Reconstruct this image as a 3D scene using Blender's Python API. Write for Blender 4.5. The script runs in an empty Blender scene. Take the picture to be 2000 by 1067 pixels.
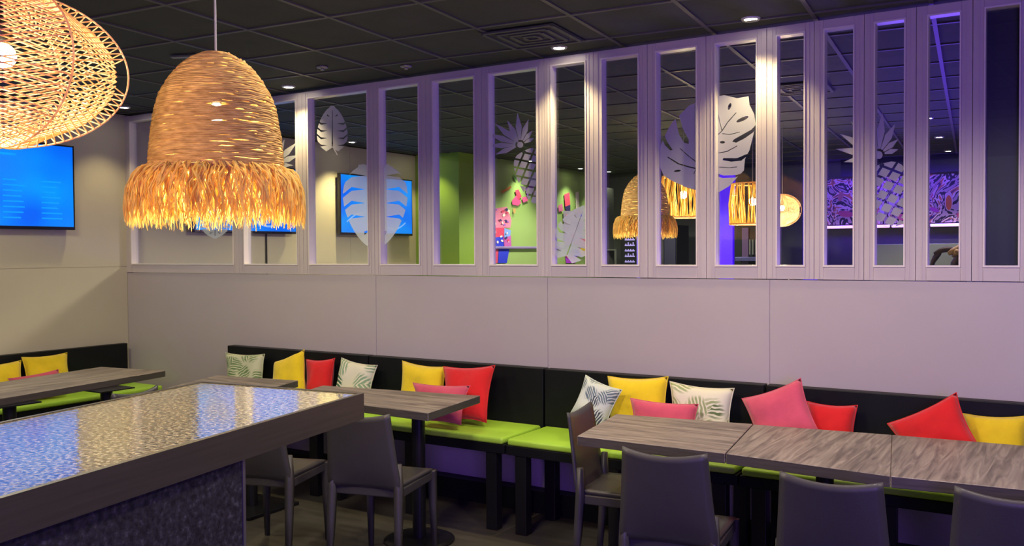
import bpy, bmesh, math, random
from mathutils import Vector, Matrix, noise
from mathutils.geometry import delaunay_2d_cdt
random.seed(7)
S = bpy.context.scene
C = S.collection
PI = math.pi

# ------------------------------------------------------------------ camera
FPX, HC = 1755.0, 1.55
AX = Vector((0.847, -0.007, 0.532)); AY = Vector((0.532, 0.023, -0.846))
AY.normalize(); AX = (AX - AX.dot(AY)*AY).normalized(); AZ = AX.cross(AY)
cam = bpy.data.cameras.new('camera'); cam.sensor_width = 36.0; cam.lens = FPX/2000*36
cam.clip_end = 60
cam_o = bpy.data.objects.new('camera', cam); C.objects.link(cam_o)
cam_o.matrix_world = Matrix.Translation((0, 0, HC)) @ Matrix((AX, AY, AZ)).to_4x4()
S.camera = cam_o

# ------------------------------------------------------------------ world, exposure
W = bpy.data.worlds.new('world'); S.world = W; W.use_nodes = True
W.node_tree.nodes['Background'].inputs[0].default_value = (0.31, 0.32, 0.30, 1)
W.node_tree.nodes['Background'].inputs[1].default_value = 0.34
S.view_settings.view_transform = 'Standard'; S.view_settings.look = 'None'
S.view_settings.exposure = 0.0; S.view_settings.gamma = 1.0
S.view_settings.use_curve_mapping = False

def light(name, kind, loc, energy, col, parent=None, size=0.1, spot=None, blend=0.6, aim=None, size_y=None):
    l = bpy.data.lights.new(name, kind); l.energy = energy; l.color = col
    if kind == 'AREA':
        l.size = size
        if size_y: l.shape = 'RECTANGLE'; l.size_y = size_y
    else: l.shadow_soft_size = size
    if spot: l.spot_size = math.radians(spot); l.spot_blend = blend
    o = bpy.data.objects.new(name, l); C.objects.link(o); o.location = loc
    if aim: o.rotation_euler = (Vector(aim) - Vector(loc)).to_track_quat('-Z', 'Y').to_euler()
    if parent: o.parent = parent
    return o

WARM = (1.0, 0.81, 0.43); VIOLET = (0.26, 0.10, 1.0)
# the room's general lighting: unseen ceiling lamps placed above the view
for lx, le, lc in ((-5.3, 98, (1.0, 0.88, 0.58)), (-3.7, 88, (1.0, 0.88, 0.66)), (-2.1, 105, (1.0, 0.86, 0.72)), (-0.5, 120, (1.0, 0.84, 0.74)), (1.1, 130, (1.0, 0.82, 0.78))):
    light('ceiling_lamp', 'SPOT', (lx, 2.55, 2.68), le, lc, size=0.2, spot=158, blend=0.3)
# unseen violet lamps behind the camera, read from the tint on chairs and wall
light('violet_lamp', 'AREA', (1.6, -1.5, 1.4), 82, VIOLET, size=1.2, aim=(-1.6, 4.6, 0.7))
light('violet_lamp', 'AREA', (1.0, -2.2, 2.2), 55, VIOLET, size=0.8, aim=(-2.4, 4.6, 2.5))
# unseen fill lamps without fittings, added to brighten the room behind the glass
light('back_room_fill', 'SPOT', (-4.6, 9.8, 2.66), 280, (1.0, 0.93, 0.8), size=0.2, spot=156, blend=0.3)
light('back_room_fill', 'SPOT', (-4.3, 6.4, 2.66), 230, (1.0, 0.88, 0.7), size=0.2, spot=156, blend=0.3)

# ------------------------------------------------------------------ measuring helpers
def ray(x, y):
    c = Vector((x-1000, 533.5-y, -FPX)); return Vector((AX.dot(c), AY.dot(c), AZ.dot(c)))
def onY(x, y, Y): d = ray(x, y); return Vector((0, 0, HC)) + d*(Y/d.y)
def onX(x, y, X): d = ray(x, y); return Vector((0, 0, HC)) + d*(X/d.x)
def onZ(x, y, Z): d = ray(x, y); return Vector((0, 0, HC)) + d*((Z-HC)/d.z)

# ------------------------------------------------------------------ materials
def mat(name, col, rough=0.6, metal=0.0, emit=None, es=0.0, spec=0.5, coat=0.0):
    m = bpy.data.materials.new(name); m.use_nodes = True
    b = m.node_tree.nodes['Principled BSDF']
    b.inputs['Base Color'].default_value = (*col, 1); b.inputs['Roughness'].default_value = rough
    b.inputs['Metallic'].default_value = metal; b.inputs['Specular IOR Level'].default_value = spec
    b.inputs['Coat Weight'].default_value = coat
    if emit: b.inputs['Emission Color'].default_value = (*emit, 1); b.inputs['Emission Strength'].default_value = es
    return m
def nd(m, t, **kw):
    n = m.node_tree.nodes.new(t)
    for k, v in kw.items():
        if hasattr(n, k) and not k[0].isupper(): setattr(n, k, v)
        else: n.inputs[k].default_value = v
    return n
def lk(m, a, b): m.node_tree.links.new(a, b)
def bsdf(m): return m.node_tree.nodes['Principled BSDF']
def coords(m, kind='Object', scale=(1, 1, 1), rot=(0, 0, 0)):
    tc = nd(m, 'ShaderNodeTexCoord'); mp = nd(m, 'ShaderNodeMapping')
    mp.inputs['Scale'].default_value = scale; mp.inputs['Rotation'].default_value = rot
    lk(m, tc.outputs[kind], mp.inputs['Vector']); return mp.outputs[0]
def ramp(m, fac, stops, interp='LINEAR'):
    r = nd(m, 'ShaderNodeValToRGB'); r.color_ramp.interpolation = interp
    e = r.color_ramp.elements
    while len(e) < len(stops): e.new(0.5)
    for i, (p, c) in enumerate(stops): e[i].position = p; e[i].color = (*c, 1)
    lk(m, fac, r.inputs[0]); return r.outputs[0]
def noisy(name, stops, scale, rough=0.6, stretch=(1, 1, 1), detail=4, bump=0.0, bscale=None, dist=0.0, kind='Object', rot=(0, 0, 0), **kw):
    m = mat(name, stops[0][1], rough, **kw)
    v = coords(m, kind, stretch, rot)
    n = nd(m, 'ShaderNodeTexNoise', Scale=scale, Detail=detail, Distortion=dist); lk(m, v, n.inputs['Vector'])
    lk(m, ramp(m, n.outputs[0], stops), bsdf(m).inputs['Base Color'])
    if bump:
        n2 = nd(m, 'ShaderNodeTexNoise', Scale=bscale or scale*3, Detail=3); lk(m, v, n2.inputs['Vector'])
        bp = nd(m, 'ShaderNodeBump', Strength=bump, Distance=0.01); lk(m, n2.outputs[0], bp.inputs['Height'])
        lk(m, bp.outputs[0], bsdf(m).inputs['Normal'])
    return m

M = {}
M['cream'] = noisy('cream_wall_paint', [(0.3, (0.54, 0.50, 0.35)), (0.7, (0.58, 0.54, 0.38))], 1.5, 0.42, bump=0.04, bscale=40)
M['part'] = noisy('partition_laminate', [(0.3, (0.49, 0.44, 0.42)), (0.7, (0.53, 0.48, 0.46))], 1.2, 0.40, bump=0.03, bscale=30)
M['frame'] = noisy('painted_frame', [(0.3, (0.56, 0.50, 0.47)), (0.7, (0.60, 0.54, 0.51))], 3, 0.38)
M['ventm'] = mat('dark_vent_paint', (0.075, 0.08, 0.072), 0.6)
M['bead'] = mat('painted_bead', (0.80, 0.74, 0.66), 0.3)
M['ceil'] = noisy('dark_ceiling_tile', [(0.3, (0.050, 0.060, 0.048)), (0.7, (0.060, 0.070, 0.057))], 6, 0.85, bump=0.2, bscale=150)
M['tbar'] = mat('ceiling_grid_bar', (0.085, 0.085, 0.08), 0.5)
M['black'] = noisy('black_laminate', [(0.3, (0.004, 0.005, 0.006)), (0.7, (0.007, 0.008, 0.009))], 5, 0.5, spec=0.25)
M['blackmetal'] = mat('black_metal', (0.012, 0.012, 0.014), 0.35, 0.3)
M['green'] = noisy('green_leatherette', [(0.3, (0.38, 0.68, 0.05)), (0.7, (0.44, 0.76, 0.07))], 4, 0.45, bump=0.08, bscale=90)
M['greenwall'] = noisy('green_wall_paint', [(0.3, (0.30, 0.44, 0.13)), (0.7, (0.33, 0.48, 0.15))], 2, 0.6)
M['greenpillar'] = noisy('bright_green_paint', [(0.3, (0.24, 0.42, 0.03)), (0.7, (0.27, 0.46, 0.04))], 2, 0.6)
M['darkwall'] = noisy('dark_wall_paint', [(0.3, (0.075, 0.08, 0.066)), (0.7, (0.09, 0.094, 0.078))], 2, 0.7)
M['floor'] = noisy('floor_vinyl', [(0.35, (0.055, 0.050, 0.040)), (0.65, (0.085, 0.078, 0.062))], 2.5, 0.38, stretch=(1, 6, 1), bump=0.05)
M['chair'] = noisy('grey_chair_plastic', [(0.3, (0.047, 0.045, 0.046)), (0.7, (0.053, 0.051, 0.052))], 8, 0.42, bump=0.05, bscale=220)
M['metalgrey'] = mat('grey_metal', (0.35, 0.35, 0.35), 0.35, 0.8)
M['bezel'] = mat('glossy_black_plastic', (0.006, 0.007, 0.01), 0.25)
M['cordmat'] = mat('grey_cable', (0.32, 0.32, 0.32), 0.5)
M['white'] = mat('white_plastic', (0.7, 0.7, 0.68), 0.4)
M['bulb'] = mat('lit_bulb', (1, 0.9, 0.7), 0.4, emit=(1.0, 0.82, 0.52), es=30)
M['spotemit'] = mat('lit_spot_lens', (1, 0.9, 0.7), 0.4, emit=(1.0, 0.90, 0.70), es=40)
M['led'] = mat('led_tube', (1, .7, 1), 0.4, emit=(1.0, 0.55, 0.95), es=1.3)
M['blueglow'] = mat('lit_blue_panel', (0.1, 0.02, 0.8), 0.4, emit=(0.05, 0.0, 0.9), es=0.9)
M['rim'] = noisy('brushed_bronze_rim', [(0.3, (0.085, 0.08, 0.058)), (0.7, (0.11, 0.10, 0.075))], 3, 0.38, stretch=(1, 1, 30), metal=0.55)

def wood(name, rot):
    m = mat(name, (0.2, 0.17, 0.14), 0.42)
    v = coords(m, 'Object', (1, 1, 1), (0, 0, rot))
    n0 = nd(m, 'ShaderNodeMapping'); n0.inputs['Scale'].default_value = (3.0, 34, 34); lk(m, v, n0.inputs[0])
    n = nd(m, 'ShaderNodeTexNoise', Scale=1.0, Detail=6, Distortion=1.2); lk(m, n0.outputs[0], n.inputs['Vector'])
    c = ramp(m, n.outputs[0], [(0.28, (0.085, 0.068, 0.058)), (0.45, (0.19, 0.155, 0.13)), (0.6, (0.30, 0.25, 0.21)), (0.78, (0.42, 0.36, 0.30))])
    lk(m, c, bsdf(m).inputs['Base Color'])
    bp = nd(m, 'ShaderNodeBump', Strength=0.12, Distance=0.004); lk(m, n.outputs[0], bp.inputs['Height']); lk(m, bp.outputs[0], bsdf(m).inputs['Normal'])
    return m
M['wood_x'] = wood('grey_wood_grain_long', 0); M['wood_y'] = wood('grey_wood_grain_cross', PI/2)
M['woodedge'] = noisy('dark_table_edge', [(0.3, (0.05, 0.042, 0.04)), (0.7, (0.08, 0.07, 0.065))], 2, 0.5, stretch=(3, 3, 60))

def granite():
    m = mat('speckled_stone_under_glass', (0.2, 0.18, 0.12), 0.13, coat=1.0)
    v = coords(m)
    n = nd(m, 'ShaderNodeTexNoise', Scale=85, Detail=5); lk(m, v, n.inputs['Vector'])
    lk(m, ramp(m, n.outputs[0], [(0.35, (0.05, 0.05, 0.04)), (0.5, (0.36, 0.33, 0.22)), (0.66, (0.80, 0.76, 0.56))]), bsdf(m).inputs['Base Color'])
    vo = nd(m, 'ShaderNodeTexNoise', Scale=55, Detail=3); lk(m, v, vo.inputs['Vector'])
    bp = nd(m, 'ShaderNodeBump', Strength=0.30, Distance=0.004); bp2 = nd(m, 'ShaderNodeBump', Strength=0.07, Distance=0.004); lk(m, vo.outputs[0], bp2.inputs['Height']); lk(m, vo.outputs[0], bp.inputs['Height'])
    lk(m, bp.outputs[0], bsdf(m).inputs['Normal']); lk(m, bp2.outputs[0], bsdf(m).inputs['Coat Normal'])
    bsdf(m).inputs['Coat Roughness'].default_value = 0.06; bsdf(m).inputs['Coat IOR'].default_value = 1.9
    return m
M['granite'] = granite()
M['fuzzy'] = noisy('charcoal_carpet_cladding', [(0.35, (0.006, 0.006, 0.007)), (0.6, (0.03, 0.03, 0.034)), (0.75, (0.09, 0.09, 0.10))], 60, 0.9, bump=0.6, bscale=90)

def glassmat():
    m = bpy.data.materials.new('clear_pane'); m.use_nodes = True; nt = m.node_tree; nt.nodes.clear()
    out = nd(m, 'ShaderNodeOutputMaterial'); mx = nd(m, 'ShaderNodeMixShader'); fr = nd(m, 'ShaderNodeFresnel', IOR=1.45)
    ge = nd(m, 'ShaderNodeNewGeometry'); mr = nd(m, 'ShaderNodeMapRange'); mr.inputs['To Min'].default_value = 1.45; mr.inputs['To Max'].default_value = 1/1.45
    lk(m, ge.outputs['Backfacing'], mr.inputs['Value']); lk(m, mr.outputs[0], fr.inputs[0])
    t = nd(m, 'ShaderNodeBsdfTransparent'); t.inputs[0].default_value = (0.97, 0.985, 0.98, 1)
    g = nd(m, 'ShaderNodeBsdfGlossy'); g.inputs['Roughness'].default_value = 0.0
    lk(m, fr.outputs[0], mx.inputs[0]); lk(m, t.outputs[0], mx.inputs[1]); lk(m, g.outputs[0], mx.inputs[2]); lk(m, mx.outputs[0], out.inputs[0])
    return m
M['glass'] = glassmat()
def vinyl(name, col, alpha):
    m = bpy.data.materials.new(name); m.use_nodes = True; nt = m.node_tree; nt.nodes.clear()
    out = nd(m, 'ShaderNodeOutputMaterial'); mx = nd(m, 'ShaderNodeMixShader'); mx2 = nd(m, 'ShaderNodeMixShader')
    d = nd(m, 'ShaderNodeBsdfDiffuse'); d.inputs[0].default_value = (*col, 1)
    tl = nd(m, 'ShaderNodeBsdfTranslucent'); tl.inputs[0].default_value = (*col, 1)
    t = nd(m, 'ShaderNodeBsdfTransparent')
    mx2.inputs[0].default_value = 0.35; mx.inputs[0].default_value = alpha
    lk(m, d.outputs[0], mx2.inputs[1]); lk(m, tl.outputs[0], mx2.inputs[2])
    lk(m, t.outputs[0], mx.inputs[1]); lk(m, mx2.outputs[0], mx.inputs[2]); lk(m, mx.outputs[0], out.inputs[0]); return m
M['vinyl'] = vinyl('white_frosted_vinyl', (0.60, 0.60, 0.61), 0.92)
M['vinyl2'] = vinyl('thin_frosted_vinyl', (0.7, 0.75, 0.75), 0.5)

def straw(name, c1, c2, tl=0.4, stretch=(1, 1, 1), scale=30):
    m = bpy.data.materials.new(name); m.use_nodes = True; nt = m.node_tree; nt.nodes.clear()
    out = nd(m, 'ShaderNodeOutputMaterial'); mx = nd(m, 'ShaderNodeMixShader'); mx.inputs[0].default_value = tl
    d = nd(m, 'ShaderNodeBsdfDiffuse'); t = nd(m, 'ShaderNodeBsdfTranslucent')
    v = coords(m, 'Object', stretch); n = nd(m, 'ShaderNodeTexNoise', Scale=scale, Detail=4); lk(m, v, n.inputs['Vector'])
    c = ramp(m, n.outputs[0], [(0.3, c1), (0.7, c2)])
    lk(m, c, d.inputs[0]); lk(m, c, t.inputs[0]); lk(m, d.outputs[0], mx.inputs[1]); lk(m, t.outputs[0], mx.inputs[2]); lk(m, mx.outputs[0], out.inputs[0]); return m
M['jute'] = straw('braided_jute', (0.36, 0.21, 0.07), (0.68, 0.45, 0.17), 0.12, (1, 1, 5), 25)
M['raffia'] = straw('raffia_fringe', (0.85, 0.60, 0.17), (1.0, 0.84, 0.38), 0.65, (1, 1, 0.3), 50)
M['rattan'] = straw('rattan_cord', (0.78, 0.52, 0.26), (0.98, 0.80, 0.52), 0.55)

def fabric(name, col, bump=0.25):
    d = tuple(c*0.82 for c in col)
    m = noisy(name, [(0.3, d), (0.7, col)], 9, 0.85, bump=bump, bscale=26, spec=0.15)
    bsdf(m).inputs['Sheen Weight'].default_value = 0.25
    return m
M['yellow'] = fabric('yellow_velvet', (0.86, 0.64, 0.02)); M['red'] = fabric('red_velvet', (0.72, 0.018, 0.022))
M['pink'] = fabric('pink_velvet', (0.70, 0.10, 0.17))
def leafprint(name, ground, greens, rot, scale=5.0):
    """palm leaves: patches each with its own direction of ribs"""
    m = mat(name, ground, 0.8, spec=0.2)
    v = coords(m, 'UV', (1, 1, 1), (0, 0, rot))
    n = nd(m, 'ShaderNodeTexNoise', Scale=scale, Detail=2); lk(m, v, n.inputs['Vector'])
    wv = nd(m, 'ShaderNodeMix'); wv.data_type = 'VECTOR'; wv.inputs[0].default_value = 0.10; lk(m, v, wv.inputs[4]); lk(m, n.outputs[1], wv.inputs[5])
    vo = nd(m, 'ShaderNodeTexVoronoi', Scale=scale*0.62); lk(m, wv.outputs[1], vo.inputs['Vector'])
    sep = nd(m, 'ShaderNodeSeparateColor'); lk(m, vo.outputs['Color'], sep.inputs[0])
    an = nd(m, 'ShaderNodeMath', operation='MULTIPLY'); an.inputs[1].default_value = 3.14; lk(m, sep.outputs[0], an.inputs[0])
    vr = nd(m, 'ShaderNodeVectorRotate'); vr.rotation_type = 'Z_AXIS'; lk(m, wv.outputs[1], vr.inputs['Vector']); lk(m, an.outputs[0], vr.inputs['Angle'])
    w = nd(m, 'ShaderNodeTexWave', Scale=scale*1.15, Distortion=1.2); lk(m, vr.outputs[0], w.inputs['Vector'])
    rib = ramp(m, w.outputs['Fac'], [(0.30, (0, 0, 0)), (0.45, (1, 1, 1))])
    edge = ramp(m, vo.outputs['Distance'], [(0.45, (1, 1, 1)), (0.60, (0, 0, 0))])
    gc = ramp(m, sep.outputs[1], [(0.0, greens[0]), (0.5, greens[1]), (0.70, greens[0]), (0.92, ground)], 'CONSTANT')
    mm = nd(m, 'ShaderNodeMath', operation='MULTIPLY'); lk(m, rib, mm.inputs[0]); lk(m, edge, mm.inputs[1])
    mix = nd(m, 'ShaderNodeMix'); mix.data_type = 'RGBA'
    lk(m, mm.outputs[0], mix.inputs[0]); mix.inputs[6].default_value = (*ground, 1); lk(m, gc, mix.inputs[7])
    lk(m, mix.outputs[2], bsdf(m).inputs['Base Color']); return m
CRM = (0.72, 0.70, 0.54)
M['leaf_a'] = leafprint('leaf_print_olive', (0.50, 0.52, 0.36), [(0.14, 0.22, 0.10), (0.03, 0.07, 0.04)], 0.4)
M['leaf_b'] = leafprint('leaf_print_pale', CRM, [(0.25, 0.38, 0.24), (0.06, 0.16, 0.09)], 1.1, 4)
M['leaf_c'] = leafprint('leaf_print_blue', (0.60, 0.66, 0.60), [(0.14, 0.20, 0.22), (0.05, 0.07, 0.10)], -0.5, 5)
M['leaf_d'] = leafprint('leaf_print_sage', CRM, [(0.32, 0.38, 0.18), (0.12, 0.18, 0.07)], 2.3, 4.5)

def screen(name):
    m = mat(name, (0, 0, 0), 0.25)
    v = coords(m, 'UV'); n = nd(m, 'ShaderNodeTexNoise', Scale=1.6, Detail=1); lk(m, v, n.inputs['Vector'])
    lk(m, ramp(m, n.outputs[0], [(0.3, (0.0, 0.13, 0.95)), (0.5, (0.0, 0.23, 1.0)), (0.75, (0.0, 0.36, 1.0))]), bsdf(m).inputs['Emission Color'])
    bsdf(m).inputs['Emission Strength'].default_value = 1.0; return m
M['screen'] = screen('lit_blue_screen')
M['scrtext'] = mat('lit_cyan_text', (0, 0, 0), 0.4, emit=(0.0, 0.34, 1.0), es=1.0)
M['scrwave'] = mat('lit_pale_wave', (0, 0, 0), 0.4, emit=(0.25, 0.50, 1.0), es=1.0)
M['sprinkler'] = mat('dull_chrome', (0.4, 0.4, 0.4), 0.3, 1.0)

# ------------------------------------------------------------------ mesh helpers
def tag(o, label=None, cat=None, group=None, kind=None):
    for k, v in (('label', label), ('category', cat), ('group', group), ('kind', kind)):
        if v: o[k] = v
    return o
def obj(name, bm, m, parent=None, smooth=False, loc=None, uv=False):
    me = bpy.data.meshes.new(name)
    bmesh.ops.recalc_face_normals(bm, faces=bm.faces[:])
    if smooth:
        for f in bm.faces: f.smooth = True
    bm.to_mesh(me); bm.free()
    ms = m if isinstance(m, (list, tuple)) else [m]
    for x in ms: me.materials.append(x)
    o = bpy.data.objects.new(name, me); C.objects.link(o)
    if parent: o.parent = parent
    if loc: o.location = loc
    return o
def thing(name, label, cat, loc=(0, 0, 0), rz=0, group=None):
    o = bpy.data.objects.new(name, None); C.objects.link(o); o.empty_display_size = 0.1
    o.location = loc; o.rotation_euler = (0, 0, rz); return tag(o, label, cat, group)
def dup(o, parent=None, loc=None, rz=None):
    c = o.copy(); C.objects.link(c); c.parent = parent
    if loc is not None: c.location = loc
    if rz is not None: c.rotation_euler = (0, 0, rz)
    for ch in list(o.children): dup(ch, c)
    return c
def B(): return bmesh.new()
def box(bm, x0, x1, y0, y1, z0, z1, bev=0, mi=0, mtx=None):
    r = bmesh.ops.create_cube(bm, size=1.0)
    vs = r['verts']
    for v in vs:
        v.co = Vector(((x0+x1)/2+v.co.x*(x1-x0), (y0+y1)/2+v.co.y*(y1-y0), (z0+z1)/2+v.co.z*(z1-z0)))
        if mtx: v.co = mtx @ v.co
    fs = {f for v in vs for f in v.link_faces}
    for f in fs: f.material_index = mi
    if bev:
        es = {e for v in vs for e in v.link_edges}
        bmesh.ops.bevel(bm, geom=list(es), offset=bev, segments=2, affect='EDGES', profile=0.5)
    return bm
def tube(bm, pts, r, n=6, closed=False, cap=True, mi=0):
    pts = [Vector(p) for p in pts]; rings = []; L = len(pts)
    rr = r if isinstance(r, (list, tuple)) else [r]*L
    up = None
    for i, p in enumerate(pts):
        if closed: t = pts[(i+1) % L] - pts[i-1]
        else: t = pts[min(i+1, L-1)] - pts[max(i-1, 0)]
        if t.length < 1e-9: t = Vector((0, 0, 1))
        t.normalize()
        if up is None or abs(up.dot(t)) > 0.98:
            up = Vector((0, 0, 1)) if abs(t.z) < 0.9 else Vector((1, 0, 0))
        a = t.cross(up).normalized(); b = a.cross(t).normalized(); up = b
        rings.append([bm.verts.new(p + a*math.cos(2*PI*k/n)*rr[i] + b*math.sin(2*PI*k/n)*rr[i]) for k in range(n)])
    for i in range(L if closed else L-1):
        A, Bq = rings[i], rings[(i+1) % L]
        for k in range(n):
            f = bm.faces.new((A[k], A[(k+1) % n], Bq[(k+1) % n], Bq[k])); f.material_index = mi
    if cap and not closed:
        bm.faces.new(rings[0][::-1]); bm.faces.new(rings[-1])
    return bm
def lathe(bm, prof, n=32, c=(0, 0), cap=True):
    rings = [[bm.verts.new((c[0]+r*math.cos(2*PI*k/n), c[1]+r*math.sin(2*PI*k/n), z)) for k in range(n)] for r, z in prof]
    for A, Bq in zip(rings, rings[1:]):
        for k in range(n): bm.faces.new((A[k], A[(k+1) % n], Bq[(k+1) % n], Bq[k]))
    if cap: bm.faces.new(rings[0][::-1]); bm.faces.new(rings[-1])
    return bm
def sphere(bm, r, loc, seg=16):
    bmesh.ops.create_uvsphere(bm, u_segments=seg, v_segments=seg//2, radius=r, matrix=Matrix.Translation(loc)); return bm
def struct(name, bm, m, parent=None):
    o = obj(name, bm, m, parent)
    if not parent: o['kind'] = 'structure'
    return o

# ------------------------------------------------------------------ the setting
ZC, YW, XW, YF = 2.72, 4.66, -6.74, 12.5
struct('floor', box(B(), -7.2, 5.0, -3.5, 13.2, -0.06, 0), M['floor'])
struct('ceiling', box(B(), -7.2, 5.0, -3.5, 13.2, ZC, ZC+0.08), M['ceil'])
bm = B()
rot = Matrix.Rotation(math.radians(5.0), 4, 'Z'); org = Vector((-2.65, 3.88, 0))
def gridpt(u, v): p = rot @ Vector((u, v, 0)); return p + org
for i in range(-9, 15):
    mt = Matrix.Translation(org) @ rot
    box(bm, i*0.53-0.011, i*0.53+0.011, -7.4, 8.2, ZC-0.008, ZC, mtx=mt)
for j in range(-13, 16):
    mt = Matrix.Translation(org) @ rot
    box(bm, -4.1, 7.0, j*0.535-0.011, j*0.535+0.011, ZC-0.0072, ZC, mtx=mt)
# trim bars that would run past the left wall
kill = [v for v in bm.verts if v.co.x < XW+0.01]
for v in kill: v.co.x = XW+0.01
struct('trim_1', bm, M['tbar'])

# left wall, made of two rows of panels with a fine joint between them
bm = B()
ys = [-3.5, -1.3, 1.2, 3.15, 4.66, 6.0, 7.4, 8.95]
for a, b in zip(ys, ys[1:]):
    e = 0.0015 if b != 6.0 else 0.0015
    box(bm, XW-0.3, XW, a+e, b-e, 0, 1.448); box(bm, XW-0.3, XW, a+e, b-e, 1.452, ZC)
box(bm, XW-0.31, XW-0.004, -3.5, 8.95, 0, ZC)
struct('wall_left', bm, M['cream'])
struct('baseboard_left', box(B(), XW, XW+0.014, -3.4, 4.64, 0, 0.1), M['black'])

# partition: lower panels, then a row of glazed frames
bm = B()
seams = [XW, -4.02, -2.68, -1.35, -0.02, 1.32, 2.66, 4.0, 5.0]
for a, b in zip(seams, seams[1:]): box(bm, a+0.0018, b-0.0018, YW, YW+0.06, 0, 1.398, bev=0.0015)
box(bm, XW, 5.0, YW+0.004, YW+0.056, 0, 1.396)
struct('wall_back', bm, M['part'])
struct('baseboard_back', box(B(), -6.1, 5.0, YW-0.10, YW-0.001, 0, 0.13, bev=0.003), M['black'])
struct('trim_2', box(B(), XW, XW+0.055, YW-0.004, YW+0.064, 1.402, 2.70), M['frame'])
edges = [(258, 458), (478, 583), (605, 722), (744, 822), (848, 930), (957, 1052), (1078, 1147), (1176, 1250), (1282, 1363),
         (1397, 1480), (1516, 1573), (1608, 1669), (1706, 1768), (1809, 1876), (1920, 1992), (2030, 2100), (2140, 2200)]
GX = [(onY(a, 500, YW).x, onY(b, 500, YW).x) for a, b in edges]
while GX[-1][1] < 4.5: GX.append((GX[-1][1]+0.09, GX[-1][1]+0.24))
YG = YW + 0.03
def gx(i): return GX[i]
bounds = [XW+0.056] + [(GX[i][1]+GX[i+1][0])/2 for i in range(len(GX)-1)] + [GX[-1][1]+0.05]
ZB, ZT = 1.478, 2.652
for i, (a, b) in enumerate(GX):
    x0, x1 = bounds[i]+0.001, bounds[i+1]-0.001
    a = max(a, x0+0.012)
    bm = B(); y0, y1 = YW-0.006, YW+0.066
    box(bm, x0, a, y0, y1, 1.402, 2.70, bev=0.002); box(bm, b, x1, y0, y1, 1.402, 2.70, bev=0.002)
    box(bm, a, b, y0+0.0005, y1-0.0005, 1.402, ZB-0.012, bev=0.002); box(bm, a, b, y0+0.0005, y1-0.0005, ZT+0.004, 2.70, bev=0.002)
    # raised fluting on the stiles
    box(bm, b+0.014, b+0.020, y0-0.003, y0+0.001, 1.41, 2.69); box(bm, a-0.022, a-0.017, y0-0.003, y0+0.001, 1.41, 2.69) if a-0.022 > x0 else None
    w = struct('window_%d' % (i+1), bm, M['frame']); w['kind'] = 'structure'
    bm = B(); t = 0.007
    box(bm, a, a+t, YW-0.012, YG+0.02, ZB-0.012, ZT+0.004); box(bm, b-t, b, YW-0.012, YG+0.02, ZB-0.012, ZT+0.004)
    box(bm, a+t, b-t, YW-0.012, YG+0.02, ZB-0.012, ZB-0.003); box(bm, a+t, b-t, YW-0.012, YG+0.02, ZT-0.004, ZT+0.004)
    obj('window_frame', bm, M['bead'], w)
    obj('pane', box(B(), a+t, b-t, YG, YG+0.004, ZB-0.003, ZT-0.004), M['glass'], w)
    if i >= 14:
        obj('backing_panel', box(B(), a+t, b-t, YG+0.022, YG+0.03, ZB, ZT), mat('navy_backing', (0.012, 0.016, 0.035), 0.4), w)

# beyond the glass
struct('wall_far', box(B(), XW-0.3, 5.0, YF, YF+0.2, 0, ZC), M['darkwall'])
bm = box(B(), -7.04, -6.13, 8.9, YF, 0, ZC); struct('wall_far_left', bm, M['greenwall'])
bm = box(B(), XW, -6.10, 8.55, 8.9, 0, ZC); struct('pillar', bm, M['greenpillar'])
struct('trim_3', box(B(), -2.6, 5.0, YF-0.35, YF, 2.50, ZC), M['black'])

# ------------------------------------------------------------------ ceiling fittings
def downlight(x, y, label, energy, spot=95, group='recessed ceiling spotlights', lit=True, col=WARM):
    t = thing('downlight', label, 'ceiling light', (x, y, ZC), 0, group)
    obj('trim_ring', lathe(B(), [(0.030, -0.004), (0.043, -0.010), (0.048, -0.002), (0.048, 0.0)], 24, cap=False), M['white'] if lit else M['tbar'], t, True)
    obj('lens', lathe(B(), [(0.0005, -0.006), (0.031, -0.006), (0.031, -0.001)], 24), M['spotemit'] if lit else M['metalgrey'], t)
    if energy:
        light('spot_lamp', 'SPOT', (0, 0, -0.025), energy*1.8, col, t, 0.03, spot, 0.8)
    return t
downlight(-4.68, 4.52, 'lit ceiling spotlight right of the fringed pendant, above the narrow second window', 26)
downlight(-2.515, 4.52, 'lit ceiling spotlight above the seventh window, between pineapple sticker and big leaf', 26)
downlight(-1.40, 4.50, 'brightest ceiling spotlight, above the big white leaf sticker', 28)
downlight(-6.40, 4.42, 'small ceiling spotlight in the left corner beside the string pendant', 14)
downlight(-6.45, 7.12, 'ceiling spotlight seen through glass above the middle screen, lighting the cream wall', 60)
downlight(-6.42, 8.30, 'ceiling spotlight seen through glass beside the green pillar', 20)
for k, (x, y, lb) in enumerate([(-1.13, 8.75, 'nearest of three ceiling spots in the violet room'), (-1.22, 10.3, 'middle of three ceiling spots in the violet room'),
        (-1.30, 11.8, 'farthest of three ceiling spots in the violet room')]):
    downlight(x, y, lb, 30, col=(1.0, 0.90, 0.8))
for (x, y, lb) in [(-5.92, 9.9, 'ceiling spot above the green wall, left of the pineapple sticker'), (-5.9, 11.2, 'ceiling spot above the green wall, left one of the far pair'),
        (-5.8, 11.9, 'ceiling spot above the green wall, right one of the far pair')]:
    downlight(x, y, lb, 24, col=(0.95, 1.0, 0.7))
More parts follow.
